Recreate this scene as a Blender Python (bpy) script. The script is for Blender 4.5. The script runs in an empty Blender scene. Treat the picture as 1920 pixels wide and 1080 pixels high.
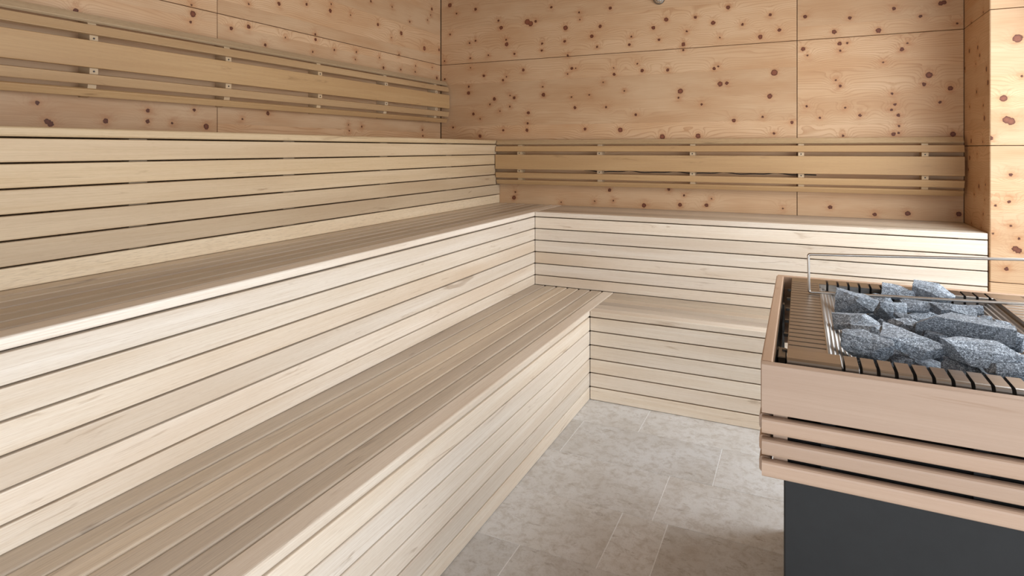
import bpy, bmesh, math, random
from mathutils import Vector, Matrix

scene = bpy.context.scene
COL = scene.collection

# ------------------------------------------------------------ camera, world, light, exposure
cd = bpy.data.cameras.new('camera'); cam = bpy.data.objects.new('camera', cd); COL.objects.link(cam)
cam.location = (2.4128, -3.8501, 1.2631)
cam.rotation_euler = (math.pi / 2, 0.0, 0.443)
cd.sensor_width = 36.0; cd.lens = 1139.46 / 1920 * 36.0
cd.shift_y = -(540 - 279.52) / 1920
cd.clip_start = 0.02
scene.camera = cam

w = bpy.data.worlds.new('sky'); scene.world = w; w.use_nodes = True
w.node_tree.nodes['Background'].inputs[0].default_value = (0.80, 0.90, 1.0, 1)
w.node_tree.nodes['Background'].inputs[1].default_value = 1.0

def window_light(name, loc, rot, sx, sy, power, col):
    l = bpy.data.lights.new(name, 'AREA'); l.shape = 'RECTANGLE'; l.size = sx; l.size_y = sy
    l.energy = power; l.color = col
    o = bpy.data.objects.new(name, l); COL.objects.link(o); o.location = loc; o.rotation_euler = rot
    return o
# daylight coming in low through the tall windows on the right-hand side and behind the viewpoint
window_light('daylight_side', (3.62, -3.65, 0.72), (0, math.radians(90 - 12), 0), 1.3, 2.5, 26, (0.93, 0.955, 1.0))
window_light('daylight_corner', (3.62, -1.5, 1.50), (0, math.radians(90 - 24), 0), 1.6, 1.6, 60, (0.91, 0.96, 1.0))
window_light('daylight_rear', (2.5, -5.42, 1.0), (math.radians(90), 0, 0), 1.9, 1.75, 60, (0.90, 0.955, 1.0))
scene.view_settings.view_transform = 'Standard'
scene.view_settings.look = 'None'
scene.view_settings.exposure = -0.03
scene.view_settings.gamma = 1.0
scene.view_settings.use_curve_mapping = False

# ------------------------------------------------------------ measured layout (metres)
X0, X1, X2, X3 = 0.49, 0.9623, 1.4523, 3.172      # fronts of the upper, middle and lower bench on the left; end of the back bench
Y1, Y2 = -0.4716, -0.91                           # fronts of the middle and lower bench on the back wall
H1, H2, H3 = 0.4454, 0.8841, 1.3255               # seat heights
NOSE, PITCH, GAP = 0.028, 0.07, 0.005
YF = -5.30                                        # rear wall behind the viewpoint
XR = 3.54                                         # window wall
ZC = 2.45
SEAM_Z = (0.668, 1.279, 1.8855)
SEAM_X, SEAM_Y = 2.3954, -1.9134
XS = 3.18

# knots of the pine panels: (position along the wall, height, radius)
K_BACK=[(0.079,2.323,0.0169),(0.136,2.257,0.0056),(0.295,2.272,0.011),(0.882,2.228,0.0087),(1.081,2.174,0.0068),(1.294,2.181,0.0108),(0.48,2.173,0.0081),(0.501,2.121,0.0144),(0.704,2.144,0.0221),(0.729,2.13,0.0194),(0.766,2.143,0.0097),(0.985,2.079,0.0172),(1.226,2.068,0.0117),(1.086,2.126,0.0042),(0.081,2.107,0.0066),(0.246,2.031,0.0065),(0.295,2.045,0.0074),(0.54,2.033,0.0063),(0.544,2.001,0.0153),(0.814,1.986,0.0079),(0.811,1.938,0.0079),(0.978,1.989,0.0094),(1.169,2.008,0.0126),(1.205,1.935,0.0075),(1.434,1.984,0.0057),(1.42,1.934,0.009),(1.574,2.029,0.0129),(1.654,2.074,0.0144),(1.831,2.072,0.0094),(1.935,2.028,0.0139),(1.78,1.989,0.0063),(1.61,1.951,0.008),(1.759,1.911,0.0134),(1.759,1.876,0.0071),(1.974,1.936,0.0046),(0.033,1.915,0.0057),(0.252,1.922,0.0065),(0.399,1.934,0.0055),(0.604,1.929,0.008),(1.001,1.892,0.0077),(0.254,1.852,0.004),(0.363,1.789,0.0101),(0.673,1.813,0.0106),(1.029,1.804,0.0103),(1.057,1.803,0.0043),(1.001,1.768,0.0043),(0.542,1.772,0.0054),(0.515,1.749,0.0081),(1.317,1.791,0.0041),(1.32,1.749,0.0099),(1.472,1.808,0.0049),(1.503,1.763,0.0114),(1.663,1.757,0.0104),(1.941,1.751,0.01),(1.965,1.762,0.0062),(0.036,1.78,0.0075),(0.237,1.67,0.0139),(0.239,1.716,0.0074),(0.447,1.619,0.0127),(0.603,1.622,0.0116),(0.571,1.639,0.0045),(0.825,1.635,0.014),(0.819,1.69,0.0052),(1.028,1.612,0.0051),(1.151,1.622,0.0051),(1.388,1.638,0.0049),(1.741,1.622,0.0174),(1.73,1.581,0.0063),(1.975,1.656,0.0169),(1.246,1.701,0.004),(0.411,1.581,0.0064),(0.569,1.562,0.0063),(1.052,1.54,0.0111),(1.266,1.537,0.0067),(1.868,1.536,0.007),(0.277,1.517,0.0111),(0.491,1.531,0.004),(0.711,1.514,0.0124),(0.706,1.442,0.0079),(0.332,1.48,0.0055),(1.462,1.483,0.0082),(0.107,1.422,0.0066),(0.518,1.396,0.009),(0.701,1.394,0.0124),(0.331,1.357,0.0128),(1.123,1.396,0.011),(1.361,1.387,0.0165),(1.63,1.34,0.0176),(1.847,1.343,0.0164),(0.602,0.923,0.0159),(0.612,0.963,0.0055),(0.953,0.904,0.0046),(1.189,0.919,0.0045),(1.29,0.996,0.0118),(1.315,0.928,0.004),(1.515,0.905,0.0144),(1.739,0.918,0.0126),(1.896,0.921,0.0124),(1.67,1.012,0.0099),(1.763,0.977,0.0063),(1.927,0.961,0.0048),(2.565,0.937,0.0112),(2.779,0.906,0.0109),(2.933,0.918,0.0138),(3.157,0.925,0.0134),(2.321,0.919,0.0041),(2.021,2.113,0.0127),(2.254,2.047,0.0093),(2.102,2.004,0.0079),(2.303,1.954,0.0107),(2.201,1.922,0.014),(2.438,2.019,0.0106),(2.584,1.92,0.0133),(2.661,1.991,0.0103),(2.798,1.91,0.0144),(2.869,2.022,0.01),(3.079,2.028,0.0125),(3.093,2.032,0.0125),(2.99,1.969,0.0084),(3.15,1.917,0.0055),(2.427,1.835,0.0121),(2.611,1.852,0.0118),(2.648,1.852,0.0059),(2.614,1.813,0.0059),(2.45,1.797,0.0045),(2.906,1.799,0.0114),(2.932,1.831,0.005),(2.82,1.734,0.004),(2.276,1.708,0.02),(2.251,1.572,0.0154),(2.014,1.659,0.0111),(2.054,1.434,0.0126),(2.213,1.451,0.0062),(2.369,1.416,0.0099),(2.274,1.355,0.0069),(2.592,1.649,0.0044),(2.614,1.616,0.0081),(3.028,1.655,0.0168),(3.006,1.607,0.0105),(3.121,1.58,0.0131),(2.861,1.563,0.0057),(2.875,1.504,0.0079),(2.858,1.475,0.0064),(2.89,1.446,0.0093),(3.076,1.509,0.0076),(2.445,1.507,0.0068),(2.638,1.493,0.0052),(2.513,1.44,0.006),(2.71,1.449,0.0087),(2.893,1.387,0.0057),(2.868,1.344,0.0114),(2.892,1.35,0.0064),(3.132,1.341,0.0138),(2.627,1.338,0.0066)]
K_LEFT=[(-1.549,2.008,0.0107),(-1.356,2.046,0.008),(-1.166,2.089,0.0056),(-1.173,2.049,0.0119),(-1.739,1.966,0.004),(-0.812,2.183,0.0076),(-0.12,2.278,0.0125),(-0.594,2.193,0.0048),(-0.137,2.231,0.0044),(-0.176,2.188,0.0053),(-1.001,2.058,0.004),(-0.742,2.05,0.0109),(-0.396,2.134,0.0067),(-0.494,2.038,0.0148),(-0.602,1.991,0.004),(-0.217,1.978,0.0174),(-0.022,1.997,0.0109),(-0.518,1.892,0.0057),(-1.739,1.855,0.0101),(-1.637,1.782,0.008),(-1.506,1.841,0.004),(-1.291,1.895,0.0061),(-1.289,1.866,0.0095),(-1.311,1.796,0.0047),(-1.14,1.831,0.0063),(-0.949,1.847,0.0059),(-0.958,1.801,0.004),(-0.726,1.844,0.0055),(-0.686,1.785,0.0094),(-0.499,1.794,0.0066),(-0.325,1.841,0.0051),(-0.33,1.799,0.006),(-0.114,1.855,0.0045),(-0.052,1.785,0.0108),(-1.776,1.406,0.004),(-1.621,1.442,0.0111),(-1.013,1.372,0.0058),(-1.019,1.407,0.004),(-0.899,1.4,0.0067),(-0.241,1.398,0.0069),(-0.237,1.357,0.0078),(-2.037,1.857,0.0149),(-2.048,1.82,0.0055),(-2.044,1.895,0.004),(-2.515,1.773,0.01),(-1.838,1.83,0.0096),(-1.739,1.965,0.0044),(-2.641,1.425,0.0079),(-2.609,1.361,0.0113),(-2.599,1.352,0.0105),(-2.409,1.371,0.0105),(-2.241,1.42,0.0084),(-2.242,1.376,0.0093),(-2.031,1.435,0.007),(-1.971,1.364,0.0143),(-1.775,1.407,0.0043),(-2.136,1.373,0.004)]
K_SIDE=[(-0.105,1.756,0.0113),(-0.265,1.75,0.0101),(-0.301,1.708,0.0094),(-0.23,1.675,0.0045),(-0.416,1.628,0.0121),(-0.441,1.565,0.012),(-0.245,1.538,0.0089),(-0.111,1.476,0.0066),(-0.363,1.466,0.0061),(-0.382,1.406,0.0134),(-0.142,1.304,0.0118),(-0.355,1.297,0.0055),(-0.015,1.679,0.0096),(-0.142,1.892,0.0053),(-0.363,1.899,0.0055),(-0.254,1.24,0.004),(-0.113,1.219,0.0111),(-0.087,1.16,0.0084),(-0.287,1.087,0.0114),(-0.4,1.1,0.0047),(-0.201,1.041,0.0054),(-0.387,1.029,0.0043),(-0.363,0.962,0.0051),(-0.147,0.896,0.0046),(-0.328,0.894,0.004)]
K_FRONT=[(3.279,1.751,0.0198),(3.229,1.488,0.0159),(3.241,1.393,0.0176),(3.255,1.386,0.0176),(3.182,1.312,0.0107),(3.293,1.584,0.0052),(3.255,1.149,0.007),(3.249,1.03,0.0063),(3.201,1.011,0.004),(3.255,0.924,0.0044),(3.192,0.885,0.004),(3.284,0.869,0.005),(3.271,0.823,0.0139),(3.281,0.815,0.0138),(3.24,0.732,0.0089)]

# ------------------------------------------------------------ node helpers
class NT:
    def __init__(s, name):
        s.m = bpy.data.materials.new(name); s.m.use_nodes = True; s.t = s.m.node_tree; s.t.nodes.clear()
        s.out = s.t.nodes.new('ShaderNodeOutputMaterial'); s.b = s.t.nodes.new('ShaderNodeBsdfPrincipled')
        s.t.links.new(s.b.outputs[0], s.out.inputs[0])
    def put(s, sock, v):
        if isinstance(v, bpy.types.NodeSocket): s.t.links.new(v, sock)
        elif v is not None: sock.default_value = v
    def n(s, typ, **k):
        x = s.t.nodes.new('ShaderNode' + typ)
        for a, b in k.items(): setattr(x, a, b)
        return x
    def math(s, op, a, b=None, c=None, clamp=False):
        x = s.n('Math', operation=op, use_clamp=clamp); s.put(x.inputs[0], a); s.put(x.inputs[1], b); s.put(x.inputs[2], c); return x.outputs[0]
    def vec(s, op, a, b=None):
        x = s.n('VectorMath', operation=op); s.put(x.inputs[0], a); s.put(x.inputs[1], b)
        return x.outputs['Value'] if op in ('DISTANCE', 'LENGTH', 'DOT_PRODUCT') else x.outputs['Vector']
    def comb(s, x, y, z):
        c = s.n('CombineXYZ'); s.put(c.inputs[0], x); s.put(c.inputs[1], y); s.put(c.inputs[2], z); return c.outputs[0]
    def sep(s, v):
        c = s.n('SeparateXYZ'); s.put(c.inputs[0], v); return c.outputs
    def coord(s): return s.n('TexCoord').outputs['Object']
    def rand(s): return s.n('ObjectInfo').outputs['Random']
    def noise(s, v, scale, detail=2, rough=.5, dist=0):
        x = s.n('TexNoise'); s.put(x.inputs['Vector'], v); s.put(x.inputs['Scale'], scale); x.inputs['Detail'].default_value = detail
        x.inputs['Roughness'].default_value = rough; x.inputs['Distortion'].default_value = dist; return x.outputs['Fac']
    def ramp(s, f, stops, interp='LINEAR'):
        r = s.n('ValToRGB'); s.put(r.inputs[0], f); e = r.color_ramp; e.interpolation = interp
        while len(e.elements) < len(stops): e.elements.new(0.5)
        for el, (p, c) in zip(e.elements, stops): el.position = p; el.color = (*c, 1) if len(c) == 3 else c
        return r.outputs[0]
    def mix(s, f, a, b, mode='MIX'):
        x = s.n('Mix', data_type='RGBA', blend_type=mode); s.put(x.inputs[0], f)
        for i, v in ((6, a), (7, b)): s.put(x.inputs[i], (*v, 1) if isinstance(v, tuple) and len(v) == 3 else v)
        return x.outputs[2]
    def map(s, f, a, b, c, d):
        x = s.n('MapRange'); s.put(x.inputs[0], f)
        for i, v in enumerate((a, b, c, d)): x.inputs[i + 1].default_value = v
        return x.outputs[0]
    def bump(s, h, strength, dist=.001):
        x = s.n('Bump'); s.put(x.inputs['Height'], h); x.inputs['Strength'].default_value = strength; x.inputs['Distance'].default_value = dist
        s.t.links.new(x.outputs[0], s.b.inputs['Normal'])
    def fin(s, col, rough, metal=0, spec=.5):
        s.put(s.b.inputs['Base Color'], (*col, 1) if isinstance(col, tuple) else col); s.put(s.b.inputs['Roughness'], rough)
        s.b.inputs['Metallic'].default_value = metal; s.b.inputs['Specular IOR Level'].default_value = spec
        return s.m

def board_wood(name, base, light, dark, streak, strength=1.0, rough=.5, coarse=0.0, vmin=.90, smin=.90):
    """straight-grained board; local X runs along the grain, every board has its own random cut"""
    g = NT(name); r = g.rand(); p = g.coord()
    q = g.vec('ADD', p, g.comb(g.math('MULTIPLY', r, 37.0), g.math('MULTIPLY', r, 91.0), g.math('MULTIPLY', r, 53.0)))
    fine = g.noise(g.vec('MULTIPLY', q, (3.6, 330.0, 330.0)), 1.0, 3, .6)
    pores = g.noise(g.vec('MULTIPLY', q, (34.0, 900.0, 900.0)), 1.0, 1, .5)
    band = g.noise(g.vec('MULTIPLY', q, (1.1, 26.0, 26.0)), 1.0, 2, .5, .6)
    broad = g.noise(g.vec('MULTIPLY', q, (0.8, 6.0, 6.0)), 1.0, 2, .5)
    c = g.mix(g.map(band, .3, .7, 0, 1), base, light)
    c = g.mix(g.math('MULTIPLY', g.map(broad, .45, .75, 0, 1), .55 * strength), c, dark)
    c = g.mix(g.math('MULTIPLY', g.map(fine, .42, .72, 0, 1), .38 * strength), c, dark)
    c = g.mix(g.math('MULTIPLY', g.map(pores, .56, .70, 0, 1), .13 * strength + coarse), c, streak)
    # a few short brown flecks lying in the grain
    fl = g.noise(g.vec('MULTIPLY', q, (2.6, 24.0, 24.0)), 1.0, 4, .62, 1.2)
    c = g.mix(g.math('MULTIPLY', g.map(fl, .63, .73, 0, 1), .55), c, streak)
    hv = g.n('HueSaturation'); wn = g.n('TexWhiteNoise', noise_dimensions='1D'); g.put(wn.inputs['W'], g.math('MULTIPLY', r, 17.3))
    g.put(hv.inputs['Value'], g.map(r, 0, 1, vmin, 1.05)); g.put(hv.inputs['Saturation'], g.map(wn.outputs['Value'], 0, 1, smin, 2.0 - smin)); g.put(hv.inputs['Color'], c)
    g.put(hv.inputs['Hue'], .5)
    g.bump(g.math('ADD', fine, pores), .12, .0006)
    return g.fin(hv.outputs[0], rough, 0, .35)

def pine(name, axis, knots, lam0=0.0):
    """knotty stone pine panel: growth rings bending round knots at known spots; the panel meshes are in room coordinates"""
    g = NT(name); p = g.sep(g.coord()); u = p[axis]; z = p[2]; r = g.rand()
    D0 = 0.06
    P = g.comb(u, z, 0.0)
    wob = g.n('TexNoise'); g.put(wob.inputs['Vector'], g.vec('MULTIPLY', P, (24.0, 24.0, 0.0))); wob.inputs['Detail'].default_value = 1
    P2 = g.vec('ADD', P, g.vec('MULTIPLY', g.vec('SUBTRACT', wob.outputs['Color'], (.5, .5, .5)), (.010, .007, 0.0)))
    acc = None
    for (ku, kz, kr) in knots:
        d = g.vec('DISTANCE', P2, (ku, kz, math.sqrt(D0 * D0 - min(kr * .88, .026) ** 2)))
        acc = d if acc is None else g.math('MINIMUM', acc, d)
    if acc is None: qd = 1.0
    else: qd = g.math('SUBTRACT', g.math('MULTIPLY', acc, acc), D0 * D0)      # d^2 - r^2 of the nearest knot
    ex = g.math('EXPONENT', g.math('MULTIPLY', g.math('MAXIMUM', qd, 0.0), -750.0))
    ex2 = g.math('EXPONENT', g.math('MULTIPLY', g.math('MAXIMUM', qd, 0.0), -3000.0))
    # glued lamellas of uneven height
    zl = g.math('DIVIDE', g.math('ADD', z, lam0), .153)
    lam = g.math('FLOOR', zl)
    wn = g.n('TexWhiteNoise', noise_dimensions='2D'); g.put(wn.inputs['Vector'], g.comb(lam, g.math('MULTIPLY', r, 9.0), 0.0))
    lr = wn.outputs['Value']
    base_n = g.noise(g.comb(g.math('ADD', g.math('MULTIPLY', u, 1.0), g.math('MULTIPLY', lr, 40.0)), g.math('MULTIPLY', z, 5.5), 0.0), 1.0, 2, .45)
    rings = g.math('ADD', g.math('MULTIPLY', base_n, 15.0), g.math('ADD', g.math('MULTIPLY', ex, 3.6), g.math('MULTIPLY', z, 78.0)))
    saw = g.math('FRACT', rings)
    fine = g.noise(g.comb(g.math('MULTIPLY', u, 6.0), g.math('MULTIPLY', z, 420.0), lr), 1.0, 2, .6)
    cloud = g.noise(g.comb(g.math('MULTIPLY', u, 2.2), g.math('MULTIPLY', z, 9.0), lr), 1.0, 3, .5)
    cream, tan_, ring = (0.645, 0.435, 0.262), (0.55, 0.33, 0.176), (0.38, 0.185, 0.076)
    c = g.mix(g.map(cloud, .35, .7, 0, 1), cream, tan_)
    late = g.math('MULTIPLY', g.map(saw, .62, 1.0, 0, 1), g.math('POWER', g.map(lr, 0, 1, .36, .80), 2.0))
    c = g.mix(late, c, ring)
    c = g.mix(g.math('MULTIPLY', g.map(fine, .45, .75, 0, 1), .22), c, ring)
    jn = g.math('FRACT', zl)
    c = g.mix(g.math('MULTIPLY', g.map(g.math('ABSOLUTE', g.math('SUBTRACT', jn, .5)), .490, .5, 0, 1), .22), c, ring)
    # knots: warm halo, dark rim, red-brown heart
    c = g.mix(g.math('MULTIPLY', ex2, .68), c, (0.52, 0.26, 0.12))
    halo2 = g.math('MULTIPLY', g.map(g.noise(g.comb(g.math('MULTIPLY', u, 14.0), g.math('MULTIPLY', z, 60.0), 3.0), 1.0, 3, .6), .45, .72, 0, 1), ex)
    c = g.mix(g.math('MULTIPLY', halo2, .85), c, (0.42, 0.20, 0.09))
    heart = g.mix(g.map(qd, -.00022, .0, 0, 1) if acc is not None else 0.0, g.mix(g.noise(P, 320.0, 2), (0.29, 0.105, 0.055), (0.20, 0.06, 0.03)), (0.10, 0.028, 0.014))
    if acc is not None:
        core = g.map(qd, -.00001, .000012, 1, 0)
        rim = g.map(g.math('ABSOLUTE', qd), 0.0, .00003, 1, 0)
        c = g.mix(core, c, heart)
        c = g.mix(g.math('MULTIPLY', rim, .65), c, (0.06, 0.018, 0.009))
    hv = g.n('HueSaturation'); g.put(hv.inputs['Value'], g.map(lr, 0, 1, .89, 1.05)); g.put(hv.inputs['Color'], c)
    g.bump(fine, .08, .0004)
    return g.fin(hv.outputs[0], .52, 0, .3)

def plain(name, col, rough, metal=0.0, spec=.5, var=0.0, scale=40, stretch=(1, 1, 1)):
    g = NT(name)
    if var:
        f = g.noise(g.vec('MULTIPLY', g.coord(), stretch), scale, 3, .6)
        c = g.mix(g.map(f, .3, .7, 0, 1), tuple(x * (1 - var) for x in col), tuple(min(1, x * (1 + var)) for x in col))
        if metal: g.put(g.b.inputs['Roughness'], rough)
    else: c = col
    return g.fin(c, rough, metal, spec)

def tile_mat():
    g = NT('limestone_tile'); r = g.rand(); p = g.coord()
    q = g.vec('ADD', p, g.comb(g.math('MULTIPLY', r, 71.0), g.math('MULTIPLY', r, 33.0), 0.0))
    a = g.noise(q, 3.2, 4, .55, .3); b = g.noise(q, 26.0, 7, .74, .4); d = g.noise(q, 150.0, 3, .6)
    v = g.noise(g.vec('MULTIPLY', q, (1.0, 2.6, 1.0)), 11.0, 8, .76, 1.0)
    c = g.mix(g.map(a, .32, .68, 0, 1), (0.55, 0.522, 0.488), (0.67, 0.665, 0.66))
    c = g.mix(g.math('MULTIPLY', g.map(b, .46, .66, 0, 1), .68), c, (0.41, 0.36, 0.31))
    c = g.mix(g.math('MULTIPLY', g.map(v, .58, .66, 0, 1), .62), c, (0.29, 0.24, 0.195))
    c = g.mix(g.math('MULTIPLY', g.map(v, .36, .28, 0, 1), .4), c, (0.70, 0.69, 0.68))
    c = g.mix(g.math('MULTIPLY', g.map(d, .55, .72, 0, 1), .25), c, (0.25, 0.225, 0.195))
    hv = g.n('HueSaturation'); g.put(hv.inputs['Value'], g.map(r, 0, 1, .90, 1.08)); g.put(hv.inputs['Color'], c)
    g.bump(g.math('ADD', b, g.math('MULTIPLY', d, .4)), .10, .001)
    return g.fin(hv.outputs[0], g.map(b, .3, .7, .28, .42), 0, .5)

def granite():
    g = NT('granite'); r = g.rand(); p = g.vec('ADD', g.coord(), g.comb(g.math('MULTIPLY', r, 9.0), r, r))
    a = g.noise(p, 460.0, 3, .75); b = g.noise(g.vec('MULTIPLY', p, (1.0, 1.0, 2.0)), 170.0, 3, .7); d = g.noise(p, 22.0, 3, .6)
    c = g.ramp(g.math('ADD', g.math('MULTIPLY', a, .6), g.math('MULTIPLY', b, .4)),
               [(.36, (.03, .033, .038)), (.45, (.11, .128, .152)), (.53, (.29, .335, .39)), (.63, (.78, .85, .93))])
    c = g.mix(g.math('MULTIPLY', g.map(d, .5, .75, 0, 1), .45), c, (.09, .095, .105))
    hv = g.n('HueSaturation'); g.put(hv.inputs['Value'], g.map(r, 0, 1, .72, 1.22)); g.put(hv.inputs['Color'], c); c = hv.outputs[0]
    g.bump(g.math('ADD', a, g.math('MULTIPLY', d, 2.0)), .55, .002)
    return g.fin(c, .6, 0, .5)

def perforated(name):
    g = NT(name); p = g.sep(g.coord())
    s = .011
    ux = g.math('DIVIDE', p[0], s); uz = g.math('DIVIDE', p[2], s)
    row = g.math('FLOOR', uz)
    fx = g.math('SUBTRACT', g.math('FRACT', g.math('ADD', ux, g.math('MULTIPLY', row, .5))), .5); fz = g.math('SUBTRACT', g.math('FRACT', uz), .5)
    d = g.vec('LENGTH', g.comb(fx, fz, 0.0))
    hole = g.map(d, .30, .34, 1, 0)
    c = g.mix(hole, (.55, .52, .48), (.012, .012, .012))
    g.put(g.b.inputs['Metallic'], g.math('SUBTRACT', 1.0, hole)); m = g.fin(c, .35, 0)
    g.t.links.new(g.math('SUBTRACT', 1.0, hole), g.b.inputs['Metallic'])
    return m

M = {}
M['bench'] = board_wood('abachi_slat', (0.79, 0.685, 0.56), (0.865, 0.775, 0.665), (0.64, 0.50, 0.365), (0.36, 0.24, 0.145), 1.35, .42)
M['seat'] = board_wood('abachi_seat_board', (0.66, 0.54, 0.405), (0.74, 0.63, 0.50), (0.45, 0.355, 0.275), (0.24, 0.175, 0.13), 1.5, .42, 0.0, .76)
M['bench_dimmed'] = board_wood('warm_dimmed_abachi_slat', (0.575, 0.425, 0.262), (0.635, 0.49, 0.325), (0.45, 0.31, 0.18), (0.25, 0.15, 0.08), 1.3)  # abachi with the upper tier's dimmer, warmer light put into its colour
M['bench_pored'] = board_wood('abachi_pored_slat', (0.76, 0.62, 0.44), (0.82, 0.69, 0.52), (0.62, 0.46, 0.30), (0.30, 0.20, 0.12), 1.0, .5, .28)
M['rest'] = board_wood('backrest_slat_wood', (0.50, 0.315, 0.152), (0.55, 0.36, 0.185), (0.40, 0.235, 0.11), (0.23, 0.125, 0.055), 1.3, .5, 0.0, .95, .97)
M['rest_pored'] = board_wood('backrest_pored_wood', (0.49, 0.34, 0.19), (0.55, 0.40, 0.24), (0.37, 0.235, 0.125), (0.22, 0.135, 0.07), 1.0, .5, .3)
M['heater_wood'] = board_wood('heater_surround_wood', (0.47, 0.325, 0.232), (0.51, 0.36, 0.262), (0.415, 0.275, 0.187), (0.34, 0.20, 0.115), .8, .42)
M['batten'] = board_wood('batten_wood', (0.56, 0.40, 0.24), (0.60, 0.44, 0.27), (0.48, 0.33, 0.18), (0.3, 0.19, 0.1))
M['post'] = board_wood('frame_wood', (0.40, 0.29, 0.18), (0.45, 0.33, 0.2), (0.3, 0.2, 0.12), (0.2, 0.12, 0.07))
M['backing'] = plain('dark_backing', (0.10, 0.055, 0.03), .8)
M['ceiling'] = board_wood('ceiling_wood', (0.34, 0.22, 0.125), (0.38, 0.25, 0.145), (0.28, 0.17, 0.09), (0.15, 0.09, 0.05))
M['tile'] = tile_mat()
M['grout'] = plain('grout', (0.80, 0.80, 0.79), .8, 0, .3, .1, 200)
M['steel'] = plain('brushed_steel', (0.36, 0.33, 0.30), .30, 1.0, .5, .14, 6, (2, 60, 60))
M['steel_bar'] = plain('steel_grille_bar', (0.36, 0.325, 0.29), .36, 1.0, .5, .1, 6, (2, 60, 60))
M['steel_matt'] = plain('ribbed_steel', (0.42, 0.40, 0.38), .46, 1.0)
M['steel_dark'] = plain('dark_steel', (0.20, 0.195, 0.19), .38, 1.0, .5, .2, 12)
M['rod'] = plain('steel_rod', (0.50, 0.46, 0.42), .32, 1.0)
M['black'] = plain('black_powder_coat', (0.0095, 0.0100, 0.0108), .5, 0, .4, .15, 30)
M['perf'] = perforated('perforated_steel')
M['stone'] = granite()
M['screw'] = plain('dark_screw', (0.05, 0.045, 0.04), .5, .6)
M['cable'] = plain('cable_sheath', (0.02, 0.018, 0.016), .6)
M['sensor'] = plain('sensor_metal', (0.70, 0.68, 0.64), .32, .9, .5, .5, 260)
M['frame'] = plain('window_frame_grey', (0.12, 0.12, 0.125), .5)
gp = NT('window_pane_glass')
tr = gp.n('BsdfTransparent'); gl = gp.n('BsdfGlossy'); gl.inputs['Roughness'].default_value = 0.02; mx = gp.n('MixShader'); mx.inputs[0].default_value = .06
gp.t.links.new(tr.outputs[0], mx.inputs[1]); gp.t.links.new(gl.outputs[0], mx.inputs[2]); gp.t.links.new(mx.outputs[0], gp.out.inputs[0])
M['glass'] = gp.m

# ------------------------------------------------------------ object helpers
def link(o, parent=None, loc=None, rot=None):
    COL.objects.link(o)
    if parent is not None: o.parent = parent
    if loc is not None: o.location = loc
    return o

def thing(name, label, cat, loc=(0, 0, 0), group=None, kind=None):
    o = bpy.data.objects.new(name, None); o.empty_display_size = .1
    link(o, None, loc)
    if kind: o['kind'] = kind
    if label: o['label'] = label
    if cat: o['category'] = cat
    if group: o['group'] = group
    return o

def mesh_from(name, bm, mat, smooth=False):
    me = bpy.data.meshes.new(name); bmesh.ops.recalc_face_normals(bm, faces=bm.faces[:]); bm.to_mesh(me); bm.free()
    if mat: me.materials.append(mat)
    if smooth:
        for p in me.polygons: p.use_smooth = True
    return me

def profile(w_, t_, r_, seg=2):
    pts = []
    for cx, cy, a0 in ((w_/2-r_, t_/2-r_, 0), (-w_/2+r_, t_/2-r_, 90), (-w_/2+r_, -t_/2+r_, 180), (w_/2-r_, -t_/2+r_, 270)):
        for i in range(seg + 1):
            a = math.radians(a0 + 90 * i / seg); pts.append((cx + r_ * math.cos(a), cy + r_ * math.sin(a)))
    return pts

def prism(bm, pts, L, off=0.0):
    """extrude a YZ outline along X from -L/2 to L/2"""
    a = [bm.verts.new((-L/2 + off, y, z)) for y, z in pts]; b = [bm.verts.new((L/2 + off, y, z)) for y, z in pts]
    n = len(pts)
    for i in range(n): bm.faces.new((a[i], a[(i+1) % n], b[(i+1) % n], b[i]))
    bm.faces.new(list(reversed(a))); bm.faces.new(b)

_cache = {}
def board_mesh(L, w_, t_, r_, mat, seg=2):
    k = (round(L, 4), round(w_, 4), round(t_, 4), r_, mat)
    if k not in _cache:
        bm = bmesh.new(); prism(bm, profile(w_, t_, r_, seg), L); _cache[k] = mesh_from('board', bm, M[mat])
    return _cache[k]

def board(name, parent, centre, xdir, ydir, zdir, L, w_, t_, mat, r_=.004, seg=2):
    """board with its length along xdir, width along ydir and thickness along zdir (room axes); parent is unrotated"""
    o = bpy.data.objects.new(name, board_mesh(L, w_, t_, r_, mat, seg)); COL.objects.link(o); o.parent = parent
    m = Matrix((xdir, ydir, zdir)).transposed().to_4x4()
    base = parent.matrix_world.translation if parent else Vector()
    o.matrix_local = Matrix.Translation(Vector(centre) - ROOT.get(parent, Vector())) @ m
    return o
ROOT = {}
def root(o): ROOT[o] = Vector(o.location); return o

def box_bm(bm, x0, x1, y0, y1, z0, z1):
    v = [bm.verts.new(c) for c in ((x0,y0,z0),(x1,y0,z0),(x1,y1,z0),(x0,y1,z0),(x0,y0,z1),(x1,y0,z1),(x1,y1,z1),(x0,y1,z1))]
    for f in ((0,3,2,1),(4,5,6,7),(0,1,5,4),(1,2,6,5),(2,3,7,6),(3,0,4,7)): bm.faces.new([v[i] for i in f])

def box(name, parent, x0, x1, y0, y1, z0, z1, mat, bev=0.0, seg=1):
    """box given in room coordinates, its mesh centred on its own middle"""
    c = Vector(((x0+x1)/2, (y0+y1)/2, (z0+z1)/2)); bm = bmesh.new()
    box_bm(bm, x0-c.x, x1-c.x, y0-c.y, y1-c.y, z0-c.z, z1-c.z)
    if bev: bmesh.ops.bevel(bm, geom=bm.edges[:], offset=bev, segments=seg, affect='EDGES', profile=.5)
    o = bpy.data.objects.new(name, mesh_from(name, bm, M[mat] if isinstance(mat, str) else mat)); link(o, parent, c - ROOT.get(parent, Vector()))
    return o

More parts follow.
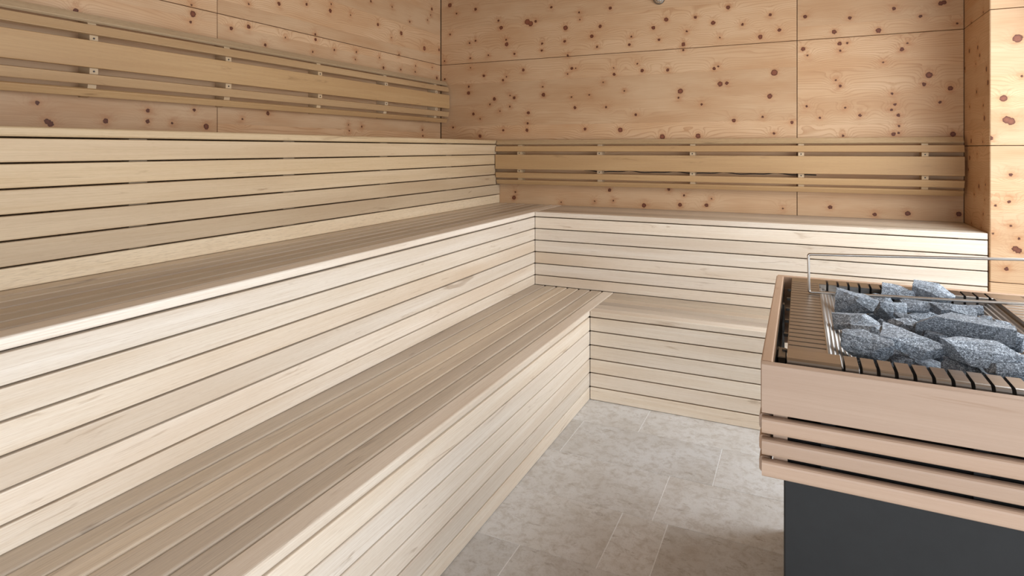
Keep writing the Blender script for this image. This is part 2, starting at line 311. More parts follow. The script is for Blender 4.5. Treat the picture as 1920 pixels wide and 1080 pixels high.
def panel(parent, axis, u0, u1, z0, z1, face, depth, mat):
    """wall panel in room coordinates (mesh not centred: the knot pattern reads room coordinates). axis 0: faces -Y at y=face; 1: faces X"""
    bm = bmesh.new(); g_ = .0016
    u0 += g_; u1 -= g_; z0 += g_; z1 -= g_
    if axis == 0: box_bm(bm, u0, u1, face, face + depth, z0, z1)
    else: box_bm(bm, min(face, face + depth), max(face, face + depth), u0, u1, z0, z1)
    bmesh.ops.bevel(bm, geom=bm.edges[:], offset=.0012, segments=1, affect='EDGES')
    o = bpy.data.objects.new('panel', mesh_from('panel', bm, mat)); link(o, parent, -ROOT.get(parent, Vector()))
    return o

AX, AY, AZ = (1, 0, 0), (0, 1, 0), (0, 0, 1)
nAX, nAY, nAZ = (-1, 0, 0), (0, -1, 0), (0, 0, -1)

# ------------------------------------------------------------ room
PT = .02                                                     # panel thickness
def wall(name, x0, x1, y0, y1, z0, z1, mat='backing'):
    bm = bmesh.new(); box_bm(bm, x0, x1, y0, y1, z0, z1)
    o = bpy.data.objects.new(name, mesh_from(name, bm, M[mat])); COL.objects.link(o); o['kind'] = 'structure'; ROOT[o] = Vector(); return o

def scatter(u0, u1, z0, z1, n, seed):
    rr = random.Random(seed); return [(rr.uniform(u0, u1), rr.uniform(z0, z1), rr.choice((.005, .006, .008, .010, .013, .015))) for _ in range(n)]

def sub(kn, u0, u1, z0, z1): return [k for k in kn if u0 - .05 < k[0] < u1 + .05 and z0 - .05 < k[1] < z1 + .05]

wb = wall('wall_back', -.14, XR + .1, PT + .002, .14, -.1, ZC + .1)
ZS = [-.0, SEAM_Z[0], SEAM_Z[1], SEAM_Z[2], ZC]
XB = [(.0, SEAM_X), (SEAM_X, XS)]
for i in range(4):
    for j, (a, b) in enumerate(XB):
        kn = sub(K_BACK, a, b, ZS[i], ZS[i+1])
        panel(wb, 0, a + (.003 if j == 0 else 0), b, ZS[i], ZS[i+1], 0.0, PT, pine('pine_back', 0, kn, .05 * i + .03 * j))

wl = wall('wall_left', -.14, -PT - .002, YF - .1, .14, -.1, ZC + .1)
YL = [(SEAM_Y, -.0005), (SEAM_Y - 1.95, SEAM_Y), (YF, SEAM_Y - 1.95)]
for i in range(4):
    for j, (a, b) in enumerate(YL):
        kn = sub(K_LEFT, a, b, ZS[i], ZS[i+1]) if j < 2 else []
        if j: kn = kn + scatter(a, b - (.75 if j == 1 and i > 1 else 0), ZS[i], ZS[i+1], 14, 10 * i + j)
        panel(wl, 1, a, b, ZS[i], ZS[i+1], 0.0, -PT, pine('pine_left', 1, kn, .04 * i + .07))

wr = wall('wall_right', XS + PT + .002, XR + .1, Y1 + PT + .002, .02, -.1, ZC + .1)
ZR = [0.0, .668, 1.279, 1.888, ZC]
for i in range(4):
    panel(wr, 1, Y1 + .0, -.0005, ZR[i], ZR[i+1], XS, PT, pine('pine_return', 1, sub(K_SIDE, Y1, 0, ZR[i], ZR[i+1]), .02))
    kn = sub(K_FRONT, XS, XR, ZR[i], ZR[i+1]) + scatter(XS + .15, XR, ZR[i], ZR[i+1], 5, 40 + i)
    panel(wr, 0, XS + .0005, XR, ZR[i], ZR[i+1], Y1 - .0005, PT, pine('pine_front', 0, kn, .09))

wf = wall('wall_front', -.14, XR + .1, YF - .14, YF, -.1, ZC + .1, 'ceiling')
# opening of the rear window is cut from pieces below
bpy.data.objects.remove(wf)
wf = wall('wall_front', -.14, 1.5, YF - .14, YF, -.1, ZC + .1, 'ceiling')
box('panel', wf, 1.5, 3.45, YF - .14, YF, 1.6, ZC + .1, 'ceiling'); box('panel', wf, 3.45, XR + .1, YF - .14, YF, -.1, ZC + .1, 'ceiling'); box('panel', wf, 1.5, 3.45, YF - .14, YF, -.1, .1, 'ceiling')
wo = wall('wall_side', XR, XR + .1, YF, -4.95, -.1, ZC + .1, 'ceiling')
box('panel', wo, XR, XR + .1, -.6, Y1, -.1, ZC + .1, 'ceiling'); box('panel', wo, XR, XR + .1, -4.95, -.6, 2.32, ZC + .1, 'ceiling'); box('panel', wo, XR, XR + .1, -4.95, -.6, -.1, .02, 'ceiling')
def window(name, axis, a, b, z0, z1, at, n):
    wn = thing(name, None, None, kind='structure'); ROOT[wn] = Vector()
    def bar(u0, u1, za, zb, nm='window_frame', t=.03, mat='frame'):
        if axis == 1: box(nm, wn, at - t, at + t, u0, u1, za, zb, mat)
        else: box(nm, wn, u0, u1, at - t, at + t, za, zb, mat)
    bar(a, a + .05, z0, z1); bar(b - .05, b, z0, z1); bar(a + .05, b - .05, z0, z0 + .05); bar(a + .05, b - .05, z1 - .05, z1)
    for k in range(1, n): u = a + (b - a) * k / n; bar(u - .02, u + .02, z0 + .05, z1 - .05)
    for k in range(n):
        u0 = a + (b - a) * k / n; u1 = a + (b - a) * (k + 1) / n; bar(u0 + .05, u1 - .05, z0 + .05, z1 - .05, 'pane', .004, 'glass')
window('window_1', 1, -4.95, -.6, .02, 2.32, XR + .05, 3)
window('window_2', 0, 1.5, 3.45, .1, 1.6, YF - .07, 2)

ce = wall('ceiling', -.14, XR + .1, YF - .14, .14, ZC + .022, ZC + .12)
for k in range(40):
    xa = .003 + k * (XR - .006) / 40
    board('plank', ce, (xa + .058, (YF - .01) / 2, ZC + .01), AY, AX, nAZ, -YF - .015, .114, .018, 'ceiling', .003, 1)

fl = wall('floor', -.14, XR + .1, YF - .14, .14, -.12, -.0009, 'grout')
rows = {0: 1.759, 1: 1.504, 2: 1.958, 3: 1.856, 4: 1.604, 5: 1.80, 6: 1.45, 7: 1.95}
tb = {}
for r_ in range(15):
    y1 = -.848 - .3098 * r_; y0 = y1 - .3098
    j = rows.get(r_, 1.50 + .153 * (r_ % 4)); cuts = []
    while j > 1.40: j -= .612
    while j < XR:
        cuts.append(j); j += .612
    if r_ == 3: cuts.append(2.01); cuts = [c for c in cuts if not 2.2 < c < 2.5] + [2.62]; cuts.sort()
    cuts.append(XR)
    for a, b in zip(cuts[:-1], cuts[1:]):
        a = max(a, 1.40); yy = max(y0, YF + .002)
        if b - a < .03 or y1 - yy < .02: continue
        box('tile', fl, a + .0016, b - .0016, yy + .0006, y1 - .0006, -.012, random.Random(int(a * 1e4) + r_).uniform(-.0004, .0004), 'tile', .0006)

# ------------------------------------------------------------ benches
TH = .022                                                    # riser slat thickness
YB = -4.9                                                    # near end of the benches along the left wall
rng = random.Random(5)
def seat_side(parent, xa, xb, ya, yb, n, z, mat='seat'):
    """seat boards running along Y between xa and xb"""
    p = (xb - xa + GAP) / n
    for k in range(n):
        e = .014 if k == 0 and xa > .1 else 0                    # the innermost board reaches under the riser above it
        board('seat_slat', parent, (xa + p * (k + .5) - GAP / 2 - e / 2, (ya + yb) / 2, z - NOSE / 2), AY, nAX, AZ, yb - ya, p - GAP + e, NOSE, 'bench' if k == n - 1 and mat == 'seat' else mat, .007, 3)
def seat_back(parent, xa, xb, ya, yb, n, z):
    g_ = GAP * .6; p = (ya - yb + g_) / n
    for k in range(n):
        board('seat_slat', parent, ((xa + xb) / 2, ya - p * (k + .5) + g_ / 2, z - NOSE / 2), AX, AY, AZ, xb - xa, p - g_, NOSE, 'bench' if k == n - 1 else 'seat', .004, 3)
def risers(top, bottom):
    out = []; z = top - NOSE
    while z - bottom > .02:
        lo = max(z - PITCH, bottom); out.append((z - GAP, lo + (.001 if lo == bottom else 0))); z -= PITCH
    return [(a, b) for a, b in out]

# upper bench, left wall: its riser slats are cut round the backrest of the back wall
ub = root(thing('sauna_bench', 'highest pale slatted bench along the wall with the long backrest, its seat above eye level', 'bench', (X0 / 2, YB / 2, H2), 'slatted sauna bench tiers'))
ends = [-.052, -.068, -.068, -.056, 0, 0]
seat_side(ub, .004, X0, YB, -.004, 7, H3, 'bench_dimmed')
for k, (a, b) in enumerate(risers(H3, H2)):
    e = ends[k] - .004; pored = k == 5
    board('riser_slat', ub, (X0 - TH / 2, (YB + e) / 2, (a + b) / 2), AY, AZ, AX, e - YB, a - b, TH, 'bench_pored' if pored else 'bench_dimmed', .003)
# middle bench, left wall
mb = root(thing('sauna_bench', 'middle pale slatted bench of the three stepped along the long wall', 'bench', ((X0 + X1) / 2, YB / 2, H1), 'slatted sauna bench tiers'))
seat_side(mb, X0 + .0006, X1, YB, -.004, 7, H2)
for a, b in risers(H2, H1):
    board('riser_slat', mb, (X1 - TH / 2, (YB + Y1) / 2, (a + b) / 2), AY, AZ, AX, Y1 - YB, a - b, TH, 'bench', .003)
# lower bench, left wall
lb = root(thing('sauna_bench', 'lowest long pale slatted bench beside the bare tiled floor, running towards the viewer', 'bench', ((X1 + X2) / 2, YB / 2, 0), 'slatted sauna bench tiers'))
seat_side(lb, X1 + .0006, X2, YB, Y1 - .003, 7, H1)
for a, b in risers(H1, 0):
    board('riser_slat', lb, (X2 - TH / 2, (YB + Y2) / 2, (a + b) / 2), AY, AZ, AX, Y2 - YB, a - b, TH, 'bench', .003)
# middle bench, back wall
bb = root(thing('sauna_bench', 'short pale slatted bench tier under the low backrest, ending at the bright knotty wall', 'bench', ((X1 + X3) / 2, Y1 / 2, H1), 'slatted sauna bench tiers'))
seat_back(bb, X1 + .003, X3, -.002, Y1, 7, H2)
for a, b in risers(H2, H1):
    board('riser_slat', bb, ((X1 + .003 + X3) / 2, Y1 + TH / 2, (a + b) / 2), AX, AZ, nAY, X3 - X1 - .003, a - b, TH, 'bench', .003)
# lower bench, back wall
cb = root(thing('sauna_bench', 'short low slatted step bench between the long lowest bench and the stone heater', 'bench', ((X2 + X3) / 2, (Y1 + Y2) / 2, 0), 'slatted sauna bench tiers'))
seat_back(cb, X2 + .003, X3, Y1 - .0008, Y2, 6, H1)
for a, b in risers(H1, 0):
    board('riser_slat', cb, ((X2 + .003 + X3) / 2, Y2 + TH / 2, (a + b) / 2), AX, AZ, nAY, X3 - X2 - .003, a - b, TH, 'bench', .003)
box('end_panel', cb, X3 - .02, X3, Y2 + TH + .002, Y1 - .004, .003, H1 - NOSE - .003, 'bench')
# wooden frame posts behind the slats (seen as brown spots in the joints)
for par, xf, z0, z1, yend in ((ub, X0, H2, H3, -.2), (mb, X1, H1, H2, -.6), (lb, X2, 0, H1, -1.1)):
    y = -.65
    while y > YB:
        if y < yend: box('support_post', par, xf - TH - .042, xf - TH - .002, y - .03, y + .03, z0 + .002, z1 - NOSE - .002, 'post')
        y -= .645
for par, yf, z0, z1, xs in ((bb, Y1, H1, H2, 1.3), (cb, Y2, 0, H1, 1.75)):
    x = xs
    while x < X3:
        box('support_post', par, x - .03, x + .03, yf + TH + .002, yf + TH + .042, z0 + .002, z1 - NOSE - .002, 'post'); x += .6

# ------------------------------------------------------------ backrests
# (height above the middle of the wide slat, distance of the slat's middle from the wall, slat width, lean)
ARC = ((.134, .054, .034, 36), (.0895, .0715, .037, 15), (.0, .077, .099, 0), (-.0905, .0715, .037, -15), (-.138, .055, .030, -34))
ST = .013
def backrest(label, axis, u0, u1, zc, battens):
    br = root(thing('backrest', label, 'backrest', (0, 0, zc)))
    L = u1 - u0; mid = (u0 + u1) / 2
    for k, (dz, p, w_, tilt) in enumerate(ARC):
        a = math.radians(tilt); up = (-math.sin(a), math.cos(a)); nrm = (math.cos(a), math.sin(a))    # (out of the wall, up)
        if axis == 0:
            c = (mid, -p, zc + dz); yd = (0, -up[0], up[1]); zd = (0, -nrm[0], nrm[1]); xd = AX
        else:
            c = (p, mid, zc + dz); yd = (up[0], 0, up[1]); zd = (nrm[0], 0, nrm[1]); xd = AY
        board('backrest_slat', br, c, xd, yd, zd, L, w_, ST, 'rest_pored' if k == 0 else 'rest', .0025)
    pts = [(0.001, -.155), (.001, .152)]
    for dz, p, w_, tilt in ARC:
        a = math.radians(tilt); n0 = p - (ST / 2 + .001) * math.cos(a); z0 = dz - (ST / 2 + .001) * math.sin(a)
        for s in (1, -1): pts.append((n0 - s * math.sin(a) * w_ * .45, z0 + s * math.cos(a) * w_ * .45))
    for u in battens:
        bm = bmesh.new()
        if axis == 0: prism(bm, [(-p, z) for p, z in pts], .03)
        else:
            prism(bm, [(-p, z) for p, z in pts], .03)
            bmesh.ops.rotate(bm, verts=bm.verts[:], cent=(0, 0, 0), matrix=Matrix.Rotation(math.radians(90), 3, 'Z'))
        o = bpy.data.objects.new('batten', mesh_from('batten', bm, M['batten']))
        link(o, br, (u, 0, 0) if axis == 0 else (0, u, 0))
        for dz in (.060, -.061):
            bm = bmesh.new(); bmesh.ops.create_cone(bm, cap_ends=True, segments=10, radius1=.0035, radius2=.0035, depth=.006)
            s = bpy.data.objects.new('screw', mesh_from('screw', bm, M['screw'])); COL.objects.link(s); s.parent = o
            if axis == 0: s.location = (0, -.0675, dz); s.rotation_euler = (math.pi / 2, 0, 0)
            else: s.location = (.0675, 0, dz); s.rotation_euler = (0, math.pi / 2, 0)
    return br
backrest('low curved five-slat backrest fixed above the short bench facing the viewer', 0, .497, 3.166, 1.175, [.674, 1.242, 1.824, 2.417, 3.0])
backrest('long curved five-slat backrest fixed high on the knotty wall above the highest bench', 1, YB, -.012, 1.609, [-.164 - .582 * k for k in range(9)])

def tube(name, parent, pts, r_, mat, seg=10, label=None, cat=None, smooth_path=True, closed=False):
    cu = bpy.data.curves.new(name, 'CURVE'); cu.dimensions = '3D'; cu.bevel_depth = r_; cu.bevel_resolution = 3; cu.use_fill_caps = True
    s = cu.splines.new('POLY'); s.points.add(len(pts) - 1); s.use_cyclic_u = closed
    base = ROOT.get(parent, Vector())
    for q, p in zip(s.points, pts): q.co = (*(Vector(p) - base), 1)
    o = bpy.data.objects.new(name, cu); COL.objects.link(o)
    dg = bpy.context.evaluated_depsgraph_get(); me = bpy.data.meshes.new_from_object(o.evaluated_get(dg)); bpy.data.objects.remove(o)
    me.materials.clear(); me.materials.append(M[mat])
    for p in me.polygons: p.use_smooth = True
    o = bpy.data.objects.new(name, me); link(o, parent)
    if label: o['label'] = label; o['category'] = cat
    return o
cab = [(1.12 + .025 * k, -.007, 1.124 - .009 * abs(math.sin(.025 * k * math.pi / .29)) + .002 * math.sin(k * 1.1)) for k in range(56)]
tube('cable', None, cab, .003, 'cable', label='thin dark cable running behind the low backrest above the short bench', cat='cable')

# ------------------------------------------------------------ temperature sensor on the back wall
ts = root(thing('temperature_sensor', 'small silver perforated round sensor fixed high on the knotty back wall', 'sensor', (1.612, -.002, 2.207)))
bm = bmesh.new(); bmesh.ops.create_cone(bm, cap_ends=True, segments=28, radius1=.036, radius2=.036, depth=.008)
o = bpy.data.objects.new('base_plate', mesh_from('base_plate', bm, M['steel'])); link(o, ts, (0, -.004, 0)); o.rotation_euler = (math.pi / 2, 0, 0)
bm = bmesh.new(); bmesh.ops.create_uvsphere(bm, u_segments=28, v_segments=16, radius=.031)
bmesh.ops.delete(bm, geom=[v for v in bm.verts if v.co.z < -.002], context='VERTS')
o = bpy.data.objects.new('sensor_dome', mesh_from('sensor_dome', bm, M['sensor'], True)); link(o, ts, (0, -.008, 0)); o.rotation_euler = (math.pi / 2, 0, 0)
bm = bmesh.new(); rr = random.Random(3)
for k in range(46):
    ph = k * 2.39996; cz_ = 1 - (k + .5) / 46; s_ = math.sqrt(1 - cz_ * cz_); d = Vector((s_ * math.cos(ph), s_ * math.sin(ph), cz_))
    m = Matrix.Translation(d * .0308) @ d.to_track_quat('Z', 'Y').to_matrix().to_4x4()
    bmesh.ops.create_cone(bm, cap_ends=True, segments=8, radius1=.0019, radius2=.0019, depth=.0014, matrix=m)
o = bpy.data.objects.new('vent_hole', mesh_from('vent_hole', bm, M['black'])); link(o, ts, (0, -.008, 0)); o.rotation_euler = (math.pi / 2, 0, 0); o['kind'] = 'stuff'

# ------------------------------------------------------------ heater
HX0, HX1, HY0, HY1, HZ = 2.341, 3.037, -2.556, -1.612, .84
ht = root(thing('sauna_heater', 'square sauna stove with black body, pale wooden surround and steel grille holding grey stones', 'heater', ((HX0 + HX1) / 2, (HY0 + HY1) / 2, 0)))
TB = .022
box('body', ht, 2.383, 2.995, HY0 + .03, HY1 - .028, .0, .70, 'black', .003)
box('inner_casing', ht, 2.394, 2.984, HY0 + .046, HY1 - .04, .70, .735, 'black', .002)
# wooden surround: a wide top board and three slats on each side
def surround(z0, z1, r_, name):
    zc_ = (z0 + z1) / 2; h_ = z1 - z0; s = -.003 if name == 'surround_slat' else 0
    board(name, ht, ((HX0 + HX1) / 2 + .0015, HY0 + TB / 2, zc_), AX, AZ, nAY, HX1 - HX0 - .003, h_, TB, 'heater_wood', r_, 3)
    board(name, ht, ((HX0 + HX1) / 2 + .0015, HY1 - TB / 2, zc_), AX, AZ, AY, HX1 - HX0 - .003, h_, TB, 'heater_wood', r_, 3)
    board(name, ht, (HX0 + s + TB / 2, (HY0 + HY1) / 2, zc_), AY, AZ, nAX, HY1 - HY0 - 2 * TB - .001, h_, TB, 'heater_wood', r_, 3)
    board(name, ht, (HX1 - s - TB / 2, (HY0 + HY1) / 2, zc_), AY, AZ, AX, HY1 - HY0 - 2 * TB - .001, h_, TB, 'heater_wood', r_, 3)
surround(.743, .840, .003, 'surround_board')
for k in range(3): surround(.7015 - .0425 * k, .7335 - .0425 * k, .0075, 'surround_slat')
for x in (HX0 + .12, HX0 + .36, HX0 + .6):
    for y in (HY0 + TB + .004, HY1 - TB - .004): box('surround_bracket', ht, x - .012, x + .012, y - .003, y + .003, .632, .80, 'black')
for y in (HY0 + .25, HY0 + .7): box('surround_bracket', ht, HX0 + TB + .001, HX0 + TB + .007, y - .012, y + .012, .632, .80, 'steel_dark')

for x in (HX0 + TB + .001, HX1 - TB - .027):
    for y in (HY0 + TB + .001, HY1 - TB - .007): box('corner_post', ht, x, x + .026, y, y + .006, .625, .80, 'heater_wood')

# steel top: ring of sheet metal with open slots, and a louvred grille on either side of the stone basket
PX0, PX1, PY0, PY1 = 2.389, 2.983, -2.507, -1.634
BX0, BX1, BY0, BY1 = 2.464, 2.908, -2.437, -1.711
SW, SP = .0062, .0293
def strip_piece(bm, xa, xb, path):
    """sheet metal of 1.2 mm following the (y, z) path between xa and xb"""
    t = .0012; n = len(path); ofs = []
    for i in range(n):
        a = Vector(path[max(i-1, 0)]); b = Vector(path[min(i+1, n-1)]); d = (b - a).normalized(); ofs.append((path[i][0] + d.y * t, path[i][1] - d.x * t))
    ring = list(path) + list(reversed(ofs))
    A = [bm.verts.new((xa, y, z)) for y, z in ring]; B = [bm.verts.new((xb, y, z)) for y, z in ring]
    m = len(ring)
    for i in range(m): bm.faces.new((A[i], A[(i+1) % m], B[(i+1) % m], B[i]))
    for i in range(n - 1):
        for Q in (A, B): bm.faces.new((Q[i], Q[i+1], Q[m-2-i], Q[m-1-i]))
def folded(name, yi, yo, s):
    """front or back strip: lip into the basket, flat top, rounded fold, flange down; slots are open towards the basket"""
    flat = yo - s * .008
    tab = [(yi + s * .0, HZ - .036), (yi, HZ - .002), (yi - s * -.002, HZ), (flat, HZ)]
    fold = [(flat, HZ), (yo - s * .0045, HZ - .0008), (yo - s * .0015, HZ - .003), (yo, HZ - .0065)]
    bm = bmesh.new()
    xs = [2.489 + SP * k for k in range(15) if 2.489 + SP * k < BX1 - .008]
    cuts = [PX0] + [v for x in xs for v in (x - SW / 2, x + SW / 2)] + [PX1]
    for a, b in zip(cuts[0::2], cuts[1::2]):
        if a == PX0:
            strip_piece(bm, PX0, BX0, [(yi, HZ), (flat, HZ)]); strip_piece(bm, BX0, b, tab)
        elif b == PX1:
            strip_piece(bm, a, BX1, tab); strip_piece(bm, BX1, PX1, [(yi, HZ), (flat, HZ)])
        else: strip_piece(bm, a, b, tab)
    # flange with a notch where each slot runs out
    e = [PX0] + [v for x in xs for v in (x - SW / 2, x + SW / 2)] + [PX1]
    for i, (a, b) in enumerate(zip(e[:-1], e[1:])):
        if i % 2 == 0: strip_piece(bm, a, b, fold)
    o = bpy.data.objects.new(name, mesh_from(name, bm, M['steel'])); link(o, ht, -ROOT[ht]); o['label'] = 'brushed steel edge strip with a row of open slots'
    bm = bmesh.new()
    for i, (a, b) in enumerate(zip(e[:-1], e[1:])): strip_piece(bm, a, b, [(yo, HZ - (.0065 if i % 2 == 0 else .011)), (yo, HZ - .06)])
    o = bpy.data.objects.new('strip_flange', mesh_from('strip_flange', bm, M['steel_dark'])); link(o, ht, -ROOT[ht])  # same sheet as the strip, coloured darker in place of a dim reflection
folded('slotted_strip', BY0, PY0, -1)
folded('slotted_strip', BY1, PY1, 1)
ng = 22; gp_ = (BY1 - BY0) / ng
for (xa, xb, sgn) in ((PX0, BX0, 1), (BX1, PX1, -1)):
    for k in range(ng):
        y0 = BY0 + gp_ * k + .0034; y1 = BY0 + gp_ * (k + 1) - .0034
        bm = bmesh.new(); box_bm(bm, -(xb - xa) / 2, (xb - xa) / 2, -(y1 - y0) / 2, (y1 - y0) / 2, -.006, .0); bmesh.ops.bevel(bm, geom=bm.edges[:], offset=.001, segments=1, affect='EDGES')
        o = bpy.data.objects.new('grille_bar', _cache.setdefault(('bar', round(y1 - y0, 4), round(xb - xa, 3)), mesh_from('grille_bar', bm, M['steel_bar']))); link(o, ht, Vector(((xa + xb) / 2, (y0 + y1) / 2, HZ)) - ROOT[ht])
        o.rotation_euler = (0, 0, 0)
    xo = xa if sgn > 0 else xb
    box('grille_side', ht, xo - .001, xo + .001, PY0 + .006, PY1 - .006, HZ - .06, HZ - .002, 'steel')
    xi = xb if sgn > 0 else xa
    box('grille_edge', ht, xi - .0012, xi + .0012, BY0 + .001, BY1 - .001, HZ - .012, HZ + .001, 'steel')
    # ribbed liner sloping into the basket
    bm = bmesh.new(); nr = 7; up = []; 
    for i in range(nr * 4 + 1):
        f_ = i / (nr * 4); wob = .0036 * (1 - math.cos(2 * math.pi * i / 4)) / 2
        up.append((xi + sgn * (.0015 + .062 * f_ + wob * .6), HZ - .012 - .036 * f_ + wob))
    A = [bm.verts.new((x, BY0 + .003, z)) for x, z in up]; B = [bm.verts.new((x, BY1 - .003, z)) for x, z in up]
    for i in range(len(up) - 1): bm.faces.new((A[i], A[i+1], B[i+1], B[i]))
    me = mesh_from('ribbed_liner', bm, M['steel_matt'], True)
    o = bpy.data.objects.new('ribbed_liner', me); link(o, ht, -ROOT[ht]); so = o.modifiers.new('thick', 'SOLIDIFY'); so.thickness = .001
# perforated ends and floor of the basket
for yy, s in ((BY0, 1), (BY1, -1)):
    bm = bmesh.new(); prof = [(yy + s * .003, HZ - .037), (yy + s * .012, HZ - .045), (yy + s * .045, HZ - .085)]
    A = [bm.verts.new((BX0 + .03, y, z)) for y, z in prof]; B = [bm.verts.new((BX1 - .03, y, z)) for y, z in prof]
    for i in range(2): bm.faces.new((A[i], A[i+1], B[i+1], B[i]))
    o = bpy.data.objects.new('perforated_liner', mesh_from('perforated_liner', bm, M['perf'])); link(o, ht, -ROOT[ht]); so = o.modifiers.new('thick', 'SOLIDIFY'); so.thickness = .001
box('basket_floor', ht, BX0 + .02, BX1 - .02, BY0 + .01, BY1 - .01, HZ - .100, HZ - .092, 'steel_dark')
# studs and clips in the gap between surround and steel
for k in range(6):
    y = HY1 - .09 - k * .13
    box('clip', ht, 2.376, 2.387, y - .004, y + .004, HZ - .034, HZ - .026, 'steel_dark', .001)
box('hinge_bracket', ht, 2.367, 2.385, -2.40, -2.33, HZ - .07, HZ - .03, 'steel_dark', .002)
box('inner_lining', ht, HX0 + TB + .0005, HX0 + TB + .0022, HY0 + .03, HY1 - .03, .75, HZ - .006, 'steel')
# guard rail over the stones
ry = -1.87
def bend(a, b, c, r_=.012, n=5):
    a, b, c = map(Vector, (a, b, c)); p = b + (a - b).normalized() * r_; q = b + (c - b).normalized() * r_
    return [tuple((1-t)**2 * p + 2 * t * (1-t) * b + t * t * q) for t in [i / n for i in range(n + 1)]]
c4 = [(2.436, ry, HZ + .005), (2.434, ry, .955), (2.990, ry, .981), (2.990, ry, .866)]
pts = []
for i in range(4): pts += bend(c4[i-1], c4[i], c4[(i+1) % 4], .006)
o = tube('guard_rail', ht, pts, .0038, 'rod', closed=True); o['label'] = 'thin bent steel rod loop over the stones'

# ------------------------------------------------------------ heater stones
def rock(seed, dims):
    """crushed rock: flat broken faces with worn edges"""
    from mathutils import noise as mn
    rr = random.Random(seed); bm = bmesh.new()
    bmesh.ops.create_cube(bm, size=2.0)
    # chop a block with random planes
    for k in range(10):
        n_ = Vector((rr.gauss(0, 1), rr.gauss(0, 1), rr.gauss(0, .9))).normalized()
        d_ = rr.uniform(.74, 1.02)
        r = bmesh.ops.bisect_plane(bm, geom=bm.verts[:] + bm.edges[:] + bm.faces[:], plane_co=n_ * d_, plane_no=n_, clear_outer=True)
        es = [e for e in r['geom_cut'] if isinstance(e, bmesh.types.BMEdge)]
        if es: bmesh.ops.holes_fill(bm, edges=es, sides=0)
    lo = [min(v.co[i] for v in bm.verts) for i in range(3)]; hi = [max(v.co[i] for v in bm.verts) for i in range(3)]
    for v in bm.verts: v.co = Vector([(v.co[i] - (lo[i] + hi[i]) / 2) / (hi[i] - lo[i]) * dims[i] for i in range(3)])
    bmesh.ops.bevel(bm, geom=bm.edges[:], offset=min(dims) * .035, segments=1, affect='EDGES', clamp_overlap=True)
    bmesh.ops.triangulate(bm, faces=bm.faces[:])
    for it in range(3):
        es = [e for e in bm.edges if e.calc_length() > min(dims) * .22]
        if not es: break
        bmesh.ops.subdivide_edges(bm, edges=es, cuts=1); bmesh.ops.triangulate(bm, faces=bm.faces[:])
    sc = 1 / max(dims)
    for v in bm.verts:
        q = v.co * sc
        n1 = mn.noise(q * 4 + Vector((seed * 3.1, 0, 0))); n2 = mn.noise(q * 14 + Vector((0, seed * 1.7, 0)))
        v.co += v.co.normalized() * (min(dims) * (.045 * n1 + .03 * n2))
    return mesh_from('heater_stone', bm, M['stone'])

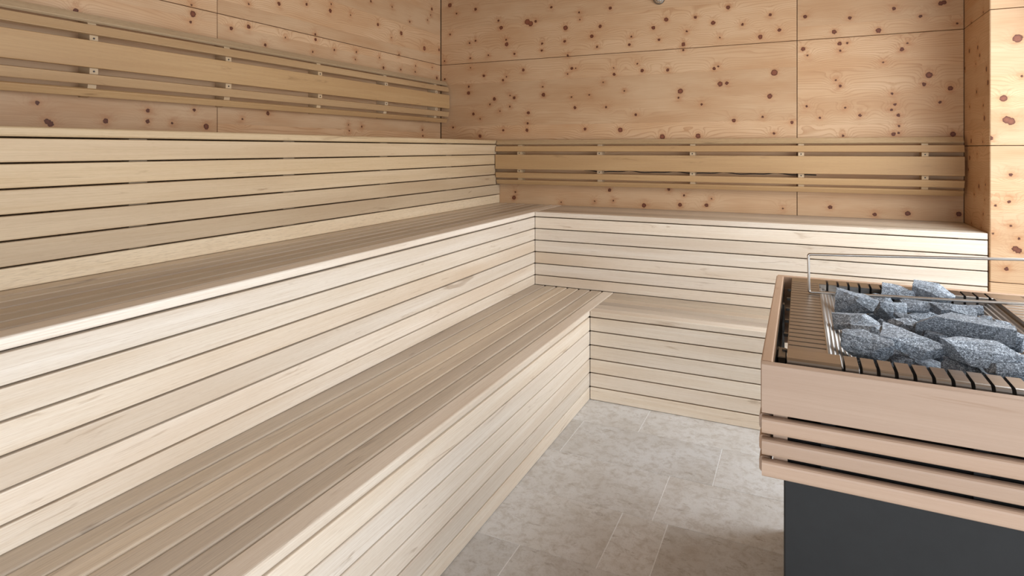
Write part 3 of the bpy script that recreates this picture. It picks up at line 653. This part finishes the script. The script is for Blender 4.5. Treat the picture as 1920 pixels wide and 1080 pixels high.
STONES = [
    (2.556,-1.915,0.835, 0.114,0.071,0.055, -6, 6, 'stone with a pale sloping face in the back corner, under the lower rod'),
    (2.537,-2.140,0.838, 0.105,0.065,0.035, 4, -6, 'long flat grey stone second along the ribbed liner beside the narrow grille, level top edge'),
    (2.630,-1.968,0.832, 0.071,0.044,0.054, 12, 10, 'dark brownish blocky stone between the pale back corner stone and the middle of the pile'),
    (2.629,-1.769,0.815, 0.065,0.040,0.033, 0, 4, 'small shaded stone low in the gap at the back of the pile, below the rod'),
    (2.677,-1.739,0.835, 0.096,0.059,0.037, -7, 8, 'dark wedge stone with a pointed top rising above the rod near the slotted back strip'),
    (2.700,-1.874,0.832, 0.078,0.048,0.031, 5, -4, 'grey stone below the pointed wedge, just in front of the rod'),
    (2.760,-1.744,0.850, 0.107,0.066,0.035, -10, 9, 'tallest pale stone at the back of the pile, its rounded top above the rod'),
    (2.778,-1.898,0.838, 0.107,0.045,0.032, -7, 6, 'broad grey slab just in front of the rod, behind the biggest stone'),
    (2.829,-1.823,0.825, 0.057,0.035,0.028, 10, -8, 'small grey stone at the far end of the rod side, beside the perforated back liner'),
    (2.665,-2.020,0.832, 0.075,0.031,0.022, 0, 5, 'thin pale stone lying flat in the middle of the pile, left of the biggest stone'),
    (2.644,-2.145,0.846, 0.087,0.037,0.026, -4, 7, 'flat stone with a dark brown face in the very middle of the pile'),
    (2.744,-2.177,0.858, 0.187,0.078,0.056, -8, 5, 'biggest stone of the pile, a wide dark slab with a ragged pale top'),
    (2.563,-2.178,0.830, 0.086,0.042,0.026, 2, -5, 'flat speckled stone lying behind the rounded front corner stone'),
    (2.543,-2.326,0.835, 0.103,0.064,0.048, -5, 7, 'rounded blocky stone at the front corner of the basket next to the ribbed liner'),
    (2.594,-2.230,0.848, 0.032,0.020,0.020, 15, 10, 'tiny pale bluish stone wedged at the centre of the front half'),
    (2.635,-2.294,0.845, 0.131,0.081,0.041, -9, 9, 'large wedge with a bright sloping face at the front centre over the dark hollow'),
    (2.690,-2.213,0.835, 0.049,0.030,0.031, -17, 8, 'small grey slanted stone tucked between the front centre wedge and the biggest stone'),
    (2.742,-2.325,0.850, 0.142,0.060,0.043, -4, 4, 'wide flat-topped grey stone in front of the biggest stone'),
    (2.608,-2.312,0.808, 0.051,0.031,0.023, -5, 0, 'small low stone behind the front slots, beneath the front centre wedge'),
    (2.717,-2.317,0.815, 0.079,0.049,0.024, -10, 10, 'pale slanted stone low behind the front slots, in front of the wide flat-topped stone'),
    (2.779,-2.341,0.826, 0.078,0.049,0.026, 6, -12, 'pale pyramid-shaped stone behind the front slots at the frame edge'),
    (2.855,-1.991,0.828, 0.055,0.034,0.031, -40, 14, 'dark upright stone at the end of the biggest stone against the far ribbed liner'),
    (2.834,-1.950,0.828, 0.032,0.020,0.025, 0, 0, 'little grey stone in the far back corner by the louvred grille'),
    (2.836,-2.166,0.836, 0.052,0.032,0.042, -50, 10, 'long pale stone along the far ribbed liner beside the wide flat-topped stone'),
    (2.826,-2.293,0.830, 0.051,0.032,0.025, 10, 5, 'small dark stone at the frame edge above the pyramid-shaped stone'),
]
for i, (x, y, z, dx, dy, dz, yaw, roll, label) in enumerate(STONES):
    o = bpy.data.objects.new('heater_stone', rock(31 + i * 7, (dx * .95, dy * .93, dz * 1.02))); COL.objects.link(o)
    o.location = (x, y, z); o.rotation_euler = (math.radians(roll), math.radians(roll * .6), math.radians(yaw))
    o['label'] = label; o['category'] = 'stone'; o['group'] = 'stones piled on the heater'
LOWER = {3: 'shaded stone deep at the frame edge under the pyramid-shaped stone',
         4: 'shaded stone at the foot of the rounded front corner stone by the slots',
         5: 'dark stone in the hollow behind the front slots, beside the pale slanted stone',
         9: 'dark stone under the gap between the rounded front corner stone and the large front wedge',
         10: 'dark stone deep below the left end of the wide flat-topped stone',
         21: 'dark stone peeping out below the thin pale stone and the long flat stone',
         25: 'dark stone deep between the pale back corner stone and the long flat stone',
         26: 'shaded stone under the edge of the biggest stone, in front of the rod'}
rr = random.Random(77); lay = 0
for iy in range(7):
    for ix in range(4):
        o = bpy.data.objects.new('heater_stone', rock(400 + lay, (rr.uniform(.075, .092), rr.uniform(.07, .088), rr.uniform(.045, .055)))); COL.objects.link(o); lay += 1
        o.location = (2.553 + ix * .089 + rr.uniform(-.004, .004), -2.372 + iy * .098 + rr.uniform(-.005, .005), .778 + rr.uniform(-.004, .004)); o.rotation_euler = (rr.uniform(-.2, .2), rr.uniform(-.2, .2), rr.uniform(0, 6))
        o['label'] = LOWER.get(lay - 1, 'dark grey stone of the lower layer, hidden beneath the heaped stones'); o['category'] = 'stone'; o['group'] = 'stones of the lower layer'
